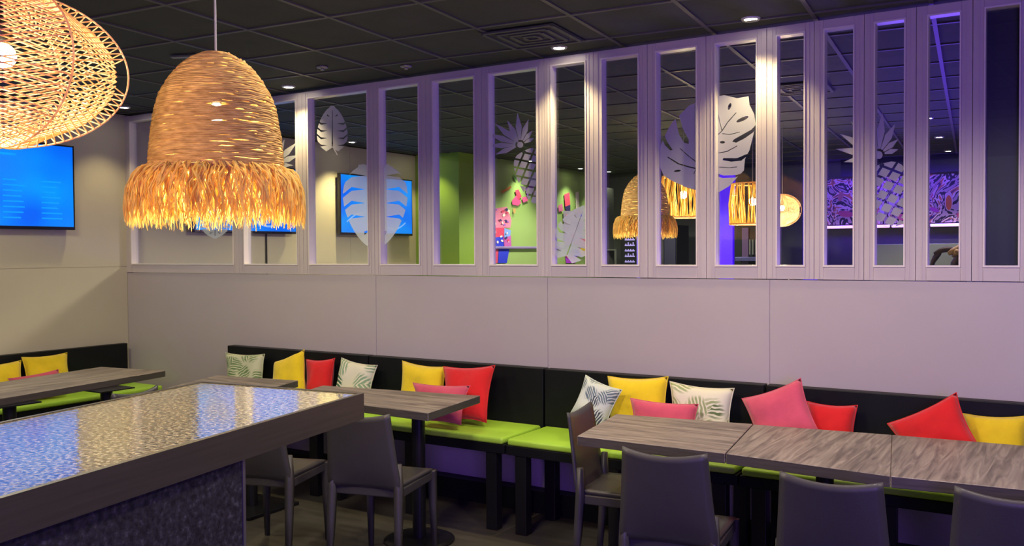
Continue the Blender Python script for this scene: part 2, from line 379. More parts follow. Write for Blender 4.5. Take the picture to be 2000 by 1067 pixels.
def vent(x, y, s, rz, label):
    t = thing('ceiling_vent', label, 'vent', (x, y, ZC), rz, 'square ceiling vents')
    bm = B()
    for a in (s, s*0.72, s*0.46, s*0.2):
        for sg in (-1, 1):
            box(bm, -a, a, sg*a-0.012, sg*a+0.012, -0.016, -0.009); box(bm, sg*a-0.012, sg*a+0.012, -a+0.012, a-0.012, -0.016, -0.009)
    obj('louvre_ring', bm, M['ventm'], t); obj('backing', box(B(), -s-0.02, s+0.02, -s-0.02, s+0.02, -0.0088, -0.0082), M['ceil'], t)
vent(-2.50, 4.20, 0.20, 0.09, 'square dark ceiling vent beside the spotlight in front of the glass')
vent(-1.72, 6.6, 0.22, 0.09, 'square ceiling vent seen through the eleventh window')
t = obj('ceiling_strip', box(B(), -0.09, 0.09, -0.02, 0.02, -0.02, -0.008, bev=0.003), M['metalgrey']); t.location = (-4.42, 3.46, ZC); t.rotation_euler = (0, 0, 0.4)
tag(t, 'short grey strip on the dark ceiling left of the fringed pendant', 'ceiling fitting')
def sprink(x, y, label):
    t = thing('smoke_detector', label, 'smoke detector', (x, y, ZC), 0, 'small round ceiling detectors')
    obj('base', lathe(B(), [(0.035, 0), (0.035, -0.012), (0.0005, -0.016)], 20), M['metalgrey'], t, True)
    obj('sensor', lathe(B(), [(0.012, -0.0125), (0.012, -0.026), (0.0005, -0.028)], 14), M['sprinkler'], t, True)
sprink(-3.55, 4.42, 'small grey ceiling detector above the fourth window')
sprink(-4.0, 4.15, 'small grey ceiling detector left of the fourth window')

# ------------------------------------------------------------------ television screens
def tv(y0, y1, z0, z1, label, kind):
    y0 -= 0.085; y1 -= 0.085
    x = XW+0.035
    t = thing('television', label, 'television', (XW, (y0+y1)/2, z0), 0, 'wall screens on the cream wall')
    def loc(bm, off=Vector((-XW, -(y0+y1)/2, -z0))):
        for v in bm.verts: v.co += off
        return bm
    bm = B(); box(bm, x, x+0.04, y0, y1, z0, z1, bev=0.004); obj('casing', loc(bm), M['bezel'], t)
    obj('wall_mount', loc(box(B(), XW+0.001, x-0.001, (y0+y1)/2-0.2, (y0+y1)/2+0.2, z0+0.15, z1-0.15)), M['blackmetal'], t)
    bm = B(); g = 0.014; uvl = bm.loops.layers.uv.new('UVMap')
    vs = [bm.verts.new(Vector((x+0.0412, a, b))) for a, b in ((y0+g, z0+g+0.01), (y1-g, z0+g+0.01), (y1-g, z1-g), (y0+g, z1-g))]
    f = bm.faces.new(vs)
    for l, c in zip(f.loops, ((0, 0), (1.6, 0), (1.6, 1), (0, 1))): l[uvl].uv = (c[0]+y0, c[1])
    scr = obj('screen', loc(bm), M['screen'], t)
    if kind == 'text':
        bm = B(); r = random.Random(3); h = z1-z0
        for row in range(9):
            for col in range(4):
                w = 0.10 + r.random()*0.07; yy = y0+0.1+col*0.29; zz = z1-0.26-row*0.040
                if row == 0 and col > 0: continue
                box(bm, x+0.0415, x+0.042, yy, yy+w, zz, zz+0.011)
        box(bm, x+0.0415, x+0.042, y0+0.2, y0+0.78, z1-0.115, z1-0.098); box(bm, x+0.0415, x+0.042, y0+0.2, y0+0.6, z1-0.15, z1-0.138)
        obj('menu_text', loc(bm), M['scrtext'], scr)
    else:
        bm = B()
        pts = [(x+0.0415, y0+0.1+k*0.05, z0+0.13+0.10*math.sin(k*0.3)+0.002*k) for k in range(21)]
        for a, b in zip(pts, pts[1:]):
            q = [bm.verts.new(p) for p in (a, b, (b[0], b[1], b[2]+0.018), (a[0], a[1], a[2]+0.018))]; bm.faces.new(q)
        obj('screen_curve', loc(bm), M['scrwave'], scr)
    return t
tv(3.003, 4.243, 1.745, 2.405, 'television with rows of small cyan text on blue, left edge of the photo', 'text')
tv(5.37, 6.61, 1.745, 2.405, 'blue television seen through glass behind the fringed pendant lamp', 'wave')
tv(7.245, 8.48, 1.75, 2.41, 'blue television seen through glass behind the frosted leaf sticker', 'wave')
bm = tube(B(), [(XW+0.012, 6.18, 1.745), (XW+0.012, 6.18, 1.2), (XW+0.012, 6.2, 0.6)], 0.008); tag(obj('power_cable', bm, M['black']), 'thin dark cable running down the wall below the screen behind the fringed pendant', 'cable')

# ------------------------------------------------------------------ stickers on the glass
YD = YG - 0.0015
def pip(p, poly):
    x, y = p; c = False; j = len(poly)-1
    for i in range(len(poly)):
        xi, yi = poly[i]; xj, yj = poly[j]
        if (yi > y) != (yj > y) and x < (xj-xi)*(y-yi)/(yj-yi)+xi: c = not c
        j = i
    return c
def decal(name, adds, cuts, m, label, cat='window sticker', panes=range(17)):
    """adds / cuts are outlines in photo pixels on the glass plane; they become real shapes on the glass, one pane at a time"""
    W2 = lambda poly: [(lambda q: (q.x, q.z))(onY(px_, py_, YD)) for px_, py_ in poly]
    adds = [W2(p) for p in adds]; cuts = [W2(p) for p in cuts]
    xs = [p[0] for a in adds for p in a]; zs = [p[1] for a in adds for p in a]
    rects = []
    for i in panes:
        a, b = GX[i]; a += 0.008; b -= 0.008
        if b < min(xs) or a > max(xs): continue
        rects.append([(a, ZB), (b, ZB), (b, ZT), (a, ZT)])
    vs, es = [], []
    for poly in adds+cuts+rects:
        s = len(vs); vs += [Vector(p) for p in poly]; es += [(s+i, s+(i+1) % len(poly)) for i in range(len(poly))]
    v2, e2, f2, *_ = delaunay_2d_cdt(vs, es, [], 0, 1e-5)
    bm = B(); nv = [bm.verts.new((v[0], YD, v[1])) for v in v2]
    for f in f2:
        c = (sum(v2[i][0] for i in f)/len(f), sum(v2[i][1] for i in f)/len(f))
        if any(pip(c, a) for a in adds) and not any(pip(c, k) for k in cuts) and any(pip(c, r) for r in rects):
            try: bm.faces.new([nv[i] for i in f])
            except ValueError: pass
    bmesh.ops.delete(bm, geom=[v for v in bm.verts if not v.link_faces], context='VERTS')
    r = bmesh.ops.extrude_face_region(bm, geom=bm.faces[:])
    for g in r['geom']:
        if isinstance(g, bmesh.types.BMVert): g.co.y -= 0.0006
    return tag(obj(name, bm, m), label, cat)
def ellipse(cx, cy, a, b, ang, n=14):
    ca, sa = math.cos(ang), math.sin(ang)
    return [(cx+a*math.cos(t)*ca-b*math.sin(t)*sa, cy+a*math.cos(t)*sa+b*math.sin(t)*ca) for t in [2*PI*k/n for k in range(n)]]
def strip(p, q, w0, w1=0.4):
    d = Vector((q[0]-p[0], q[1]-p[1])).normalized(); n = Vector((-d.y, d.x))
    return [(p[0]+n.x*w0, p[1]+n.y*w0), (q[0]+n.x*w1, q[1]+n.y*w1), (q[0]-n.x*w1, q[1]-n.y*w1), (p[0]-n.x*w0, p[1]-n.y*w0)]
def path(pts, w):
    out = []
    for a, b in zip(pts, pts[1:]): out.append(strip(a, b, w, w*0.8))
    return out
# the big leaf over two panes
big = [(1462, 188), (1464, 205), (1473, 223), (1476, 242), (1472, 262), (1464, 293), (1455, 311), (1453, 333), (1442, 344), (1437, 350), (1424, 364), (1402, 377),
       (1380, 378), (1365, 373), (1340, 366), (1310, 352), (1296, 342), (1288, 324), (1286, 305), (1292, 280), (1300, 262), (1312, 240), (1328, 224), (1345, 207), (1362, 199), (1385, 190), (1400, 188), (1415, 186), (1440, 192)]
bcuts = [[(1318, 226), (1326, 225), (1333, 250), (1345, 273), (1345, 281), (1336, 279), (1326, 262)], [(1290, 266), (1297, 262), (1303, 277), (1314, 293), (1309, 294), (1299, 284)],
         [(1364, 200), (1371, 202), (1366, 225), (1366, 245), (1360, 250), (1358, 225)],
         ellipse(1425, 208, 7, 3, -1.25), ellipse(1450, 233, 13, 3.5, -0.42), ellipse(1411, 278, 5, 2.5, 0),
         [(1480, 240), (1472, 258), (1455, 270), (1438, 279), (1430, 277), (1434, 272), (1452, 262), (1468, 253)],
         [(1468, 298), (1448, 314), (1428, 316), (1411, 313), (1413, 309), (1440, 309), (1456, 302)],
         [(1460, 336), (1436, 347), (1412, 348), (1397, 344), (1397, 338), (1414, 343), (1438, 342)], ellipse(1323, 334, 7, 1.8, -0.1)]
bcuts += path([(1398, 268), (1410, 256), (1422, 238), (1438, 220)], 1.0) + path([(1362, 330), (1345, 326), (1325, 320), (1304, 307)], 1.3) + path([(1362, 318), (1345, 305), (1328, 290)], 0.9) + \
    path([(1410, 256), (1405, 235), (1402, 220)], 0.8) + path([(1411, 261), (1425, 263), (1445, 258)], 0.8) + path([(1398, 300), (1420, 296), (1440, 285)], 0.9) + path([(1398, 326), (1425, 328), (1440, 326)], 0.7) + path([(1362, 325), (1355, 340)], 0.9)
decal('monstera_sticker', [big], bcuts, M['vinyl'], 'large white monstera leaf sticker across two panes, biggest sticker on the glass')
def monstera(cx, cy, w, h, ang):
    """leaf with its tip up, slits on both sides"""
    out = []
    for k in range(40):
        t = 2*PI*k/40; s = math.sin(t); c = math.cos(t)
        x = w/2*s*(1-0.28*c); y = -h/2*c
        if abs(s) < 0.35 and c < 0: y = h*0.5-h*0.10*(1-abs(s)/0.35)
        if abs(s) < 0.2 and c > 0: y -= h*0.03
        out.append((x, y))
    cuts = []
    for sd in (-1, 1):
        for k, yy in enumerate((-0.22, -0.06, 0.10, 0.26)):
            x0 = sd*w*0.16; x1 = sd*w*0.60; y0 = yy*h+h*0.09; y1 = yy*h-h*0.03
            cuts.append([(x0, y0), ((x0+x1)/2, y0-h*0.018), (x1, y1-h*0.026), (x1, y1+h*0.02), ((x0+x1)/2, y0+h*0.028)])
        cuts.append([(sd*w*0.08, -h*0.28), (sd*w*0.17, -h*0.34), (sd*w*0.18, -h*0.30)])
    cuts.append([(-0.7, -h*0.42), (0.7, -h*0.42), (1.2, h*0.38), (-1.2, h*0.38)])
    ca, sa = math.cos(ang), math.sin(ang)
    R = lambda P: [(cx+x*ca-y*sa, cy+x*sa+y*ca) for x, y in P]
    return R(out), [R(c) for c in cuts]
o, c = monstera(649, 253, 58, 88, 0.0)
decal('monstera_sticker', [o, strip((652, 290), (659, 303), 1.5, 1)], c, M['vinyl'], 'small white monstera leaf sticker high in the third window')
o, c = monstera(733, 402, 122, 168, PI)
decal('monstera_sticker', [o, [(700, 322), (722, 322), (722, 350), (700, 350)]], c, M['vinyl2'], 'pale frosted monstera leaf sticker in front of the right television')
o, c = monstera(420, 440, 60, 50, PI)
decal('monstera_sticker', [o], c, M['vinyl2'], 'pale blue leaf sticker just below the fringed pendant, in front of the screen')
o, c = monstera(1122, 458, 76, 112, 0.35)
decal('monstera_sticker', [o], c, M['vinyl2'], 'grey monstera leaf sticker low in the seventh window before the green wall')
def kite(cx, cy, a, r0, r1, w):
    ca, sa = math.cos(a), math.sin(a); n = (-sa, ca); m_ = r0+(r1-r0)*0.5
    return [(cx+ca*r0-n[0]*w*.3, cy+sa*r0-n[1]*w*.3), (cx+ca*m_-n[0]*w, cy+sa*m_-n[1]*w), (cx+ca*r1, cy+sa*r1), (cx+ca*m_+n[0]*w, cy+sa*m_+n[1]*w), (cx+ca*r0+n[0]*w*.3, cy+sa*r0+n[1]*w*.3)]
def pineapple(cx, cy, sc, ang, cells):
    """crown centre and direction of the body (ang, radians, in the picture's plane)"""
    P = []
    for k, (da, r1, w) in enumerate([(PI, 64, 6.5), (PI-.38, 76, 7), (PI+.40, 74, 7), (PI-.76, 78, 7), (PI+.80, 62, 6.5), (PI-1.12, 76, 6.5), (PI+1.2, 44, 5), (PI-1.46, 62, 6), (PI+1.6, 36, 4.5), (PI-.2, 44, 4)]):
        P.append(kite(cx, cy, ang+da, (11 if k < 9 else 6)*sc, r1*sc, w*sc))
    P.append(ellipse(cx, cy, 7*sc, 7*sc, 0))
    ca, sa = math.cos(ang), math.sin(ang)
    Rt = lambda Q: [(cx+a*ca-b*sa, cy+a*sa+b*ca) for a, b in Q]
    L = cells*14.0
    P.append(Rt([((16+L/2-L/2*math.cos(t))*sc, 44*sc*abs(math.sin(t))**0.6*(1 if t < PI else -1)) for t in [2*PI*k/28 for k in range(28)]]))
    X = []
    for fam in (-1, 1):
        for k in range(-8, 14):
            u0 = (20+k*24)*sc; d = 62*sc; kk = 0.81*fam; um = 17*sc
            va, vb = -d, d          # the line is u = u0 + kk*v, kept to the body
            lim = (um-u0)/kk
            if kk > 0: va = max(va, lim)
            else: vb = min(vb, lim)
            if vb-va < 4*sc: continue
            X.append(Rt(strip((u0+kk*va, va), (u0+kk*vb, vb), 2.2*sc, 2.2*sc)))
    return P, X
decal('pineapple_sticker', *pineapple(1016, 283, 0.85, math.atan2(95, 50), 10), M['vinyl'], 'white pineapple sticker in the sixth window above the green wall', panes=[5])
decal('pineapple_sticker', *pineapple(1716, 303, 1.12, math.atan2(100, 32), 8), M['vinyl'], 'white pineapple sticker in the violet lit windows at the right')
decal('pineapple_sticker', *pineapple(535, 322, 0.85, math.atan2(95, -40), 6), M['vinyl'], 'white pineapple sticker leaves poking out behind the fringed pendant', panes=[1])

# ------------------------------------------------------------------ pendants
def fringe_lamp():
    R = 0.205   # half width at the rope hem
    t = thing('fringed_pendant_lamp', '', 'pendant lamp', (0, 0, 0), 0, 'rope pendants with raffia fringe')
    prof = [(0.045, 0.566), (0.088, 0.545), (0.120, 0.515), (0.150, 0.475), (0.176, 0.43), (0.190, 0.385), (0.203, 0.31), (0.211, 0.24), (0.216, 0.15)]
    az = 0.0; zc = 0.372   # a spot where the rope has been pushed apart and the bulb shows
    def rad(z):
        for (r0, z0), (r1, z1) in zip(prof, prof[1:]):
            if z1 <= z <= z0: return r0+(r1-r0)*(z0-z)/(z0-z1)
        return prof[-1][0]
    bm = B(); r = random.Random(5)
    z = 0.562; row = 0
    while z > 0.16:
        n = 72; pts = []
        ph = r.random()*6
        for k in range(n):
            a = 2*PI*k/n
            amp = 0.0020 + 0.0034*min(1, max(0, math.sin(a)*2.2+0.3))
            zz = z + 0.0012*math.sin(a*5+ph) + amp*noise.noise(Vector((a*4, row*3.1, 0)))
            g_ = math.exp(-(min(a, 2*PI-a)/0.10)**2)*math.exp(-abs(z-zc)/0.012)*0.010; zz += g_ if z > zc else -g_
            rr = rad(z) + 0.003*noise.noise(Vector((math.cos(a)*6, math.sin(a)*6, row*0.9)))
            pts.append((rr*math.cos(a), rr*math.sin(a), zz))
        rads = [0.0043+0.0007*noise.noise(Vector((k*0.9, row*2.0, 3))) for k in range(n)]
        tube(bm, pts, rads, 5, closed=True)
        dz = 0.0066
        z -= dz; row += 1
    lathe(bm, [(0.001, 0.572), (0.045, 0.570), (0.05, 0.560)], 24, cap=False)
    obj('lamp_shade', bm, M['jute'], t, True)
    bm = B()
    for i in range(1150):
        a = r.random()*2*PI; z0 = 0.165+r.random()*0.03; L = 0.135+r.random()*0.055; out = 0.022+r.random()*0.056
        r0 = 0.216+r.random()*0.006; tw = (r.random()-0.5)*0.26; pts = []
        lift = 0.022*r.random()
        for k in range(6):
            s = k/5; rr = r0+out*(1-(1-s)**2.4)-0.010*s*s; aa = a+tw*s+0.035*math.sin(s*9+i)
            pts.append((rr*math.cos(aa), rr*math.sin(aa), z0+lift*math.sin(s*3)-L*s**1.25))
        w = 0.0016+r.random()*0.0019
        tube(bm, pts, [w, w*1.2, w*1.2, w*1.1, w, w*0.4], 3, cap=False)
    f = obj('fringe', bm, M['raffia'], t, True); f['kind'] = 'stuff'
    sk = obj('socket', lathe(B(), [(0.018, 0.405), (0.02, 0.45), (0.008, 0.47), (0.008, 0.565)], 14), M['blackmetal'], t, True)
    obj('bulb', sphere(B(), 0.030, (0, 0, 0.375)), M['bulb'], sk, True)
    light('bulb_light', 'POINT', (0, 0, 0.13), 28, (1.0, 0.80, 0.46), t, 0.035)
    return t
fl = fringe_lamp()
P0 = onY(427, 440, 2.0)   # hangs over the high table
def place_px(x, y, depth):  # point at a given distance along the view axis
    d = ray(x, y); return Vector((0, 0, HC)) + d*(depth/FPX)
def hang(t, loc, scale):
    t.location = loc; t.scale = (scale,)*3
    cord = tube(B(), [(0, 0, 0.57), (0, 0, (ZC-loc.z)/scale - 0.002)], 0.004/scale*0.9, 8)
    obj('cord', cord, M['cordmat'], t); return t
p = place_px(426, 440, 3.0)
tag(fl, 'brown rope dome pendant lamp with golden raffia fringe, large in the foreground')
fl2 = dup(fl)
hang(fl, p, 1.0); fl.rotation_euler = (0, 0, math.atan2(-p.y, -p.x))
p2 = place_px(1260, 464, 8.07)
hang(fl2, p2, 1.0); fl2['label'] = 'brown rope pendant lamp with raffia fringe seen small through the glass'
fl2.rotation_euler = (0, 0, 2)

def string_lamp(a=0.30, b=0.205, nr=6, ns=17, cr=0.0021):
    t = thing('string_pendant_lamp', '', 'pendant lamp', (0, 0, 0), 0, 'cord wound pendant lamps')
    pt = lambda az, la, s=1.0: Vector((a*s*math.cos(la)*math.cos(az), a*s*math.cos(la)*math.sin(az), b*s*math.sin(la)))
    for k in range(nr//2):
        az = k*2*PI/nr
        obj('frame_ring', tube(B(), [pt(az, 2*PI*j/72) for j in range(72)], 0.0026, 6, closed=True), M['rattan'], t, True)
    bm = B()
    D = math.radians
    for k in range(nr):
        for sg in (-1, 1):
            for up in (-1, 1):
                for i in range(ns):
                    s = i/(ns-1)
                    p0 = pt(k*2*PI/nr, up*D(84-70*s)); p1 = pt((k+sg)*2*PI/nr, up*D(60-64*s), 0.90)
                    tube(bm, [p0, p1], cr, 3, cap=False)
    obj('cord_winding', bm, M['rattan'], t, True)
    sk = obj('socket', lathe(B(), [(0.016, 0.058), (0.018, 0.12), (0.006, 0.13), (0.006, b)], 14), M['blackmetal'], t, True)
    obj('bulb', sphere(B(), 0.034, (0, 0, 0.03)), M['bulb'], sk, True)
    light('bulb_light', 'POINT', (0, 0, -0.045), 23, (1.0, 0.74, 0.44), t, 0.034)
    return t
def hang2(t, loc, scale, top):
    t.location = loc; t.scale = (scale,)*3
    obj('cord', tube(B(), [(0, 0, top), (0, 0, (ZC-loc.z)/scale-0.002)], 0.0035/scale, 8), M['cordmat'], t)
sl = string_lamp()
tag(sl, 'wide golden cord pendant lamp wound in star patterns, cut by the left edge')
sl2 = dup(sl)
hang2(sl, place_px(4, 132, 2.28), 0.99, 0.2)
sl.rotation_euler = (0, 0, math.atan2(sl.location.y, sl.location.x)+PI/2)
hang2(sl2, place_px(1528, 411, 8.6), 0.62, 0.2); sl2.scale = (0.60, 0.60, 0.76); sl2['label'] = 'small round glowing cord pendant lamp seen through the eleventh window'
sl2['group'] = 'cord wound pendant lamps'

def drum_lamp(label, loc, sc):
    t = thing('rattan_drum_lamp', label, 'pendant lamp', loc, 0, 'rattan drum pendants behind the glass')
    bm = B(); r = random.Random(11)
    for k in range(105):
        a = 2*PI*k/105; a2 = a+(r.random()-0.5)*0.5; ra = 0.2; rt = 0.185
        tube(bm, [(rt*math.cos(a2), rt*math.sin(a2), 0.36), (0.207*math.cos((a+a2)/2), 0.207*math.sin((a+a2)/2), 0.18), (ra*math.cos(a), ra*math.sin(a), 0)], 0.0042, 4, cap=False)
    obj('lamp_shade', bm, M['raffia'], t, True)
    for z, rr in ((0.0, 0.2), (0.36, 0.185)):
        bm = B(); tube(bm, [(rr*math.cos(2*PI*k/40), rr*math.sin(2*PI*k/40), z) for k in range(40)], 0.007, 6, closed=True)
        obj('hoop', bm, M['rattan'], t, True)
    obj('bulb', sphere(B(), 0.035, (0, 0, 0.2)), M['bulb'], t, True)
    light('bulb_light', 'POINT', (0, 0, 0.11), 17, (1.0, 0.80, 0.44), t, 0.035)
    t.scale = (sc,)*3
    obj('cord', tube(B(), [(0, 0, 0.24), (0, 0, (ZC-loc.z)/sc-0.002)], 0.0045, 6), M['cordmat'], t)
    return t
drum_lamp('glowing rattan drum pendant half behind the big leaf sticker', place_px(1335, 425, 8.75), 1.1)
drum_lamp('glowing rattan drum pendant right of the big leaf sticker', place_px(1470, 438, 8.2), 1.02)

# ------------------------------------------------------------------ benches
def bench(x0, x1, label):
    t = thing('bench', label, 'bench', ((x0+x1)/2, 4.37, 0), 0, 'black benches with green seats along the partition')
    w = (x1-x0)/2-0.006; ox = -(x0+x1)/2
    obj('backrest', box(B(), -w, w, 0.205, 0.275, 0.50, 0.86, bev=0.004), M['black'], t)
    obj('seat_cushion', box(B(), -w+0.01, w-0.01, -0.23, 0.20, 0.487, 0.525, bev=0.012), M['green'], t, True)
    bm = B(); box(bm, -w, w, -0.225, 0.20, 0.435, 0.4865, bev=0.003); obj('seat_frame', bm, M['black'], t)
    for sx in (-1, 1):
        for y in (-0.19, 0.13):
            obj('leg', box(B(), sx*(w-0.09)-0.035, sx*(w-0.09)+0.035, y-0.03, y+0.03, 0, 0.4345, bev=0.003), M['blackmetal'], t)
    for y in (-0.19,): obj('leg', box(B(), -0.03, 0.03, y-0.03, y+0.03, 0, 0.4345, bev=0.003), M['blackmetal'], t)
    return t
bs = [-5.42, -4.02, -2.66, -1.35, -0.02, 1.30]
names = ['green seated black bench at the corner end, behind the high table', 'green seated black bench in the middle with the red and pink cushions',
         'green seated black bench behind the side facing chair', 'green seated black bench behind the two back view chairs', 'green seated black bench at the right edge of the photo']
for a, b, l in zip(bs, bs[1:], names): bench(a, b, l)
# along the left wall
t = thing('bench', 'green seated black bench along the cream wall below the left television', 'bench', (-6.45, 3.2, 0))
obj('backrest', box(B(), -0.275, -0.215, -2.2, 1.40, 0.46, 0.815, bev=0.004), M['black'], t)
obj('seat_cushion', box(B(), -0.21, 0.26, -2.2, 1.38, 0.462, 0.50, bev=0.012), M['green'], t, True)
obj('seat_frame', box(B(), -0.21, 0.25, -2.2, 1.38, 0.41, 0.4615, bev=0.003), M['black'], t)
for y in (-2.0, -0.5, 1.25): obj('leg', box(B(), 0.14, 0.20, y-0.03, y+0.03, 0, 0.4095), M['blackmetal'], t)

# ------------------------------------------------------------------ tables
def dining_table(quad, m, label, base='round', ped=None, th=0.042):
    cx = sum(p[0] for p in quad)/4; cy = sum(p[1] for p in quad)/4
    t = thing('dining_table', label, 'table', (cx, cy, 0), 0, 'grey wood dining tables')
    bm = B()
    lo = [bm.verts.new((p[0]-cx, p[1]-cy, 0.75-th)) for p in quad]; hi = [bm.verts.new((p[0]-cx, p[1]-cy, 0.75)) for p in quad]
    bm.faces.new(hi); bm.faces.new(lo[::-1]).material_index = 1
    for i in range(4):
        f = bm.faces.new((lo[i], lo[(i+1) % 4], hi[(i+1) % 4], hi[i])); f.material_index = 1
    bmesh.ops.bevel(bm, geom=bm.edges[:], offset=0.0025, segments=1, affect='EDGES')
    obj('tabletop', bm, [m, M['woodedge']], t)
    for px_, py_ in (ped or [(cx, cy)]):
        x, y = px_-cx, py_-cy
        obj('pedestal', lathe(B(), [(0.036, 0.021), (0.036, 0.70)], 20, (x, y)), M['blackmetal'], t)
        obj('top_plate', box(B(), x-0.12, x+0.12, y-0.12, y+0.12, 0.7005, 0.7075), M['blackmetal'], t)
        if base == 'round': obj('base', lathe(B(), [(0.19, 0), (0.19, 0.010), (0.17, 0.018), (0.04, 0.0205)], 36, (x, y)), M['blackmetal'], t)
        else: obj('base', box(B(), x-0.2, x+0.2, y-0.2, y+0.2, 0, 0.0205, bev=0.005), M['blackmetal'], t)
    return t
dining_table([(-1.833, 3.437), (-1.172, 3.437), (-1.262, 4.085), (-1.915, 4.0)], M['wood_x'], 'grey wood table behind the first back view chair, lengthwise grain', 'round', [(-1.42, 3.83)])
dining_table([(-1.168, 3.437), (-0.553, 3.385), (-0.672, 4.145), (-1.256, 4.075)], M['wood_y'], 'grey wood table with crosswise grain, middle of the row of three', 'round', [(-0.88, 3.83)])
dining_table([(-0.552, 3.385), (0.12, 3.44), (0.02, 4.2), (-0.671, 4.145)], M['wood_y'], 'grey wood table at the right edge of the photo')
dining_table([(-3.75, 3.60), (-2.735, 3.555), (-2.815, 4.135), (-3.86, 3.98)], M['wood_x'], 'long grey wood table in the middle, behind the corner of the high table', 'round', [(-2.99, 3.80)])
dining_table([(-4.62, 3.45), (-3.98, 3.50), (-4.15, 4.06), (-4.80, 3.96)], M['wood_x'], 'grey wood table mostly hidden behind the high table top, near the patterned cushion', 'square', [(-4.25, 3.76)])
dining_table([(-5.08, 2.66), (-5.30, 3.945), (-5.89, 3.85), (-5.66, 2.56)], M['wood_y'], 'grey wood table by the cream wall, in front of the yellow cushions', 'round', [(-5.18, 3.42), (-5.16, 2.80)])

# high table
ang = math.atan2(1.28, 0.55)
q0 = Vector((-2.152, 2.424, 0)); q1 = Vector((-2.908, 2.331, 0))
ex = (q0-q1).normalized(); nearv = (onZ(0, 974, 1.05) - onZ(711, 768, 1.05)); nearv.z = 0; nearv.normalize()
ey = nearv
Lh = 2.6; wh = (q0-q1).length
t = thing('high_table', 'long high table with bronze rim, glossy speckled top and charcoal base, in the foreground', 'high table', (q0.x, q0.y, 0))
def hp(u, v, z): p = ex*(-u) + ey*v; return Vector((p.x, p.y, z))
def slab(bm, u0, u1, v0, v1, z0, z1):
    lo = [bm.verts.new(hp(u, v, z0)) for u, v in ((u0, v0), (u1, v0), (u1, v1), (u0, v1))]; hi = [bm.verts.new(hp(u, v, z1)) for u, v in ((u0, v0), (u1, v0), (u1, v1), (u0, v1))]
    bm.faces.new(hi); bm.faces.new(lo[::-1])
    for i in range(4): bm.faces.new((lo[i], lo[(i+1) % 4], hi[(i+1) % 4], hi[i]))
    return bm
rim = B(); rh = 0.092; rw = 0.016
slab(rim, 0, rw, 0, Lh, 1.05-rh, 1.05); slab(rim, wh-rw, wh, 0, Lh, 1.05-rh, 1.05)
slab(rim, rw, wh-rw, 0, rw, 1.05-rh, 1.05); slab(rim, rw, wh-rw, Lh-rw, Lh, 1.05-rh, 1.05)
obj('rim', rim, M['rim'], t)
obj('glossy_top', slab(B(), rw, wh-rw, rw, Lh-rw, 1.03, 1.047), M['granite'], t)
obj('underside', slab(B(), rw, wh-rw, rw, Lh-rw, 1.05-rh+0.004, 1.029), M['black'], t)
obj('base', slab(B(), 0.05, wh-0.12, 0.62, Lh-0.1, 0.0, 1.05-rh+0.003), M['fuzzy'], t)
obj('corner_strip', slab(B(), 0.046, 0.058, 0.612, 0.624, 0.0, 1.05-rh), M['metalgrey'], t)

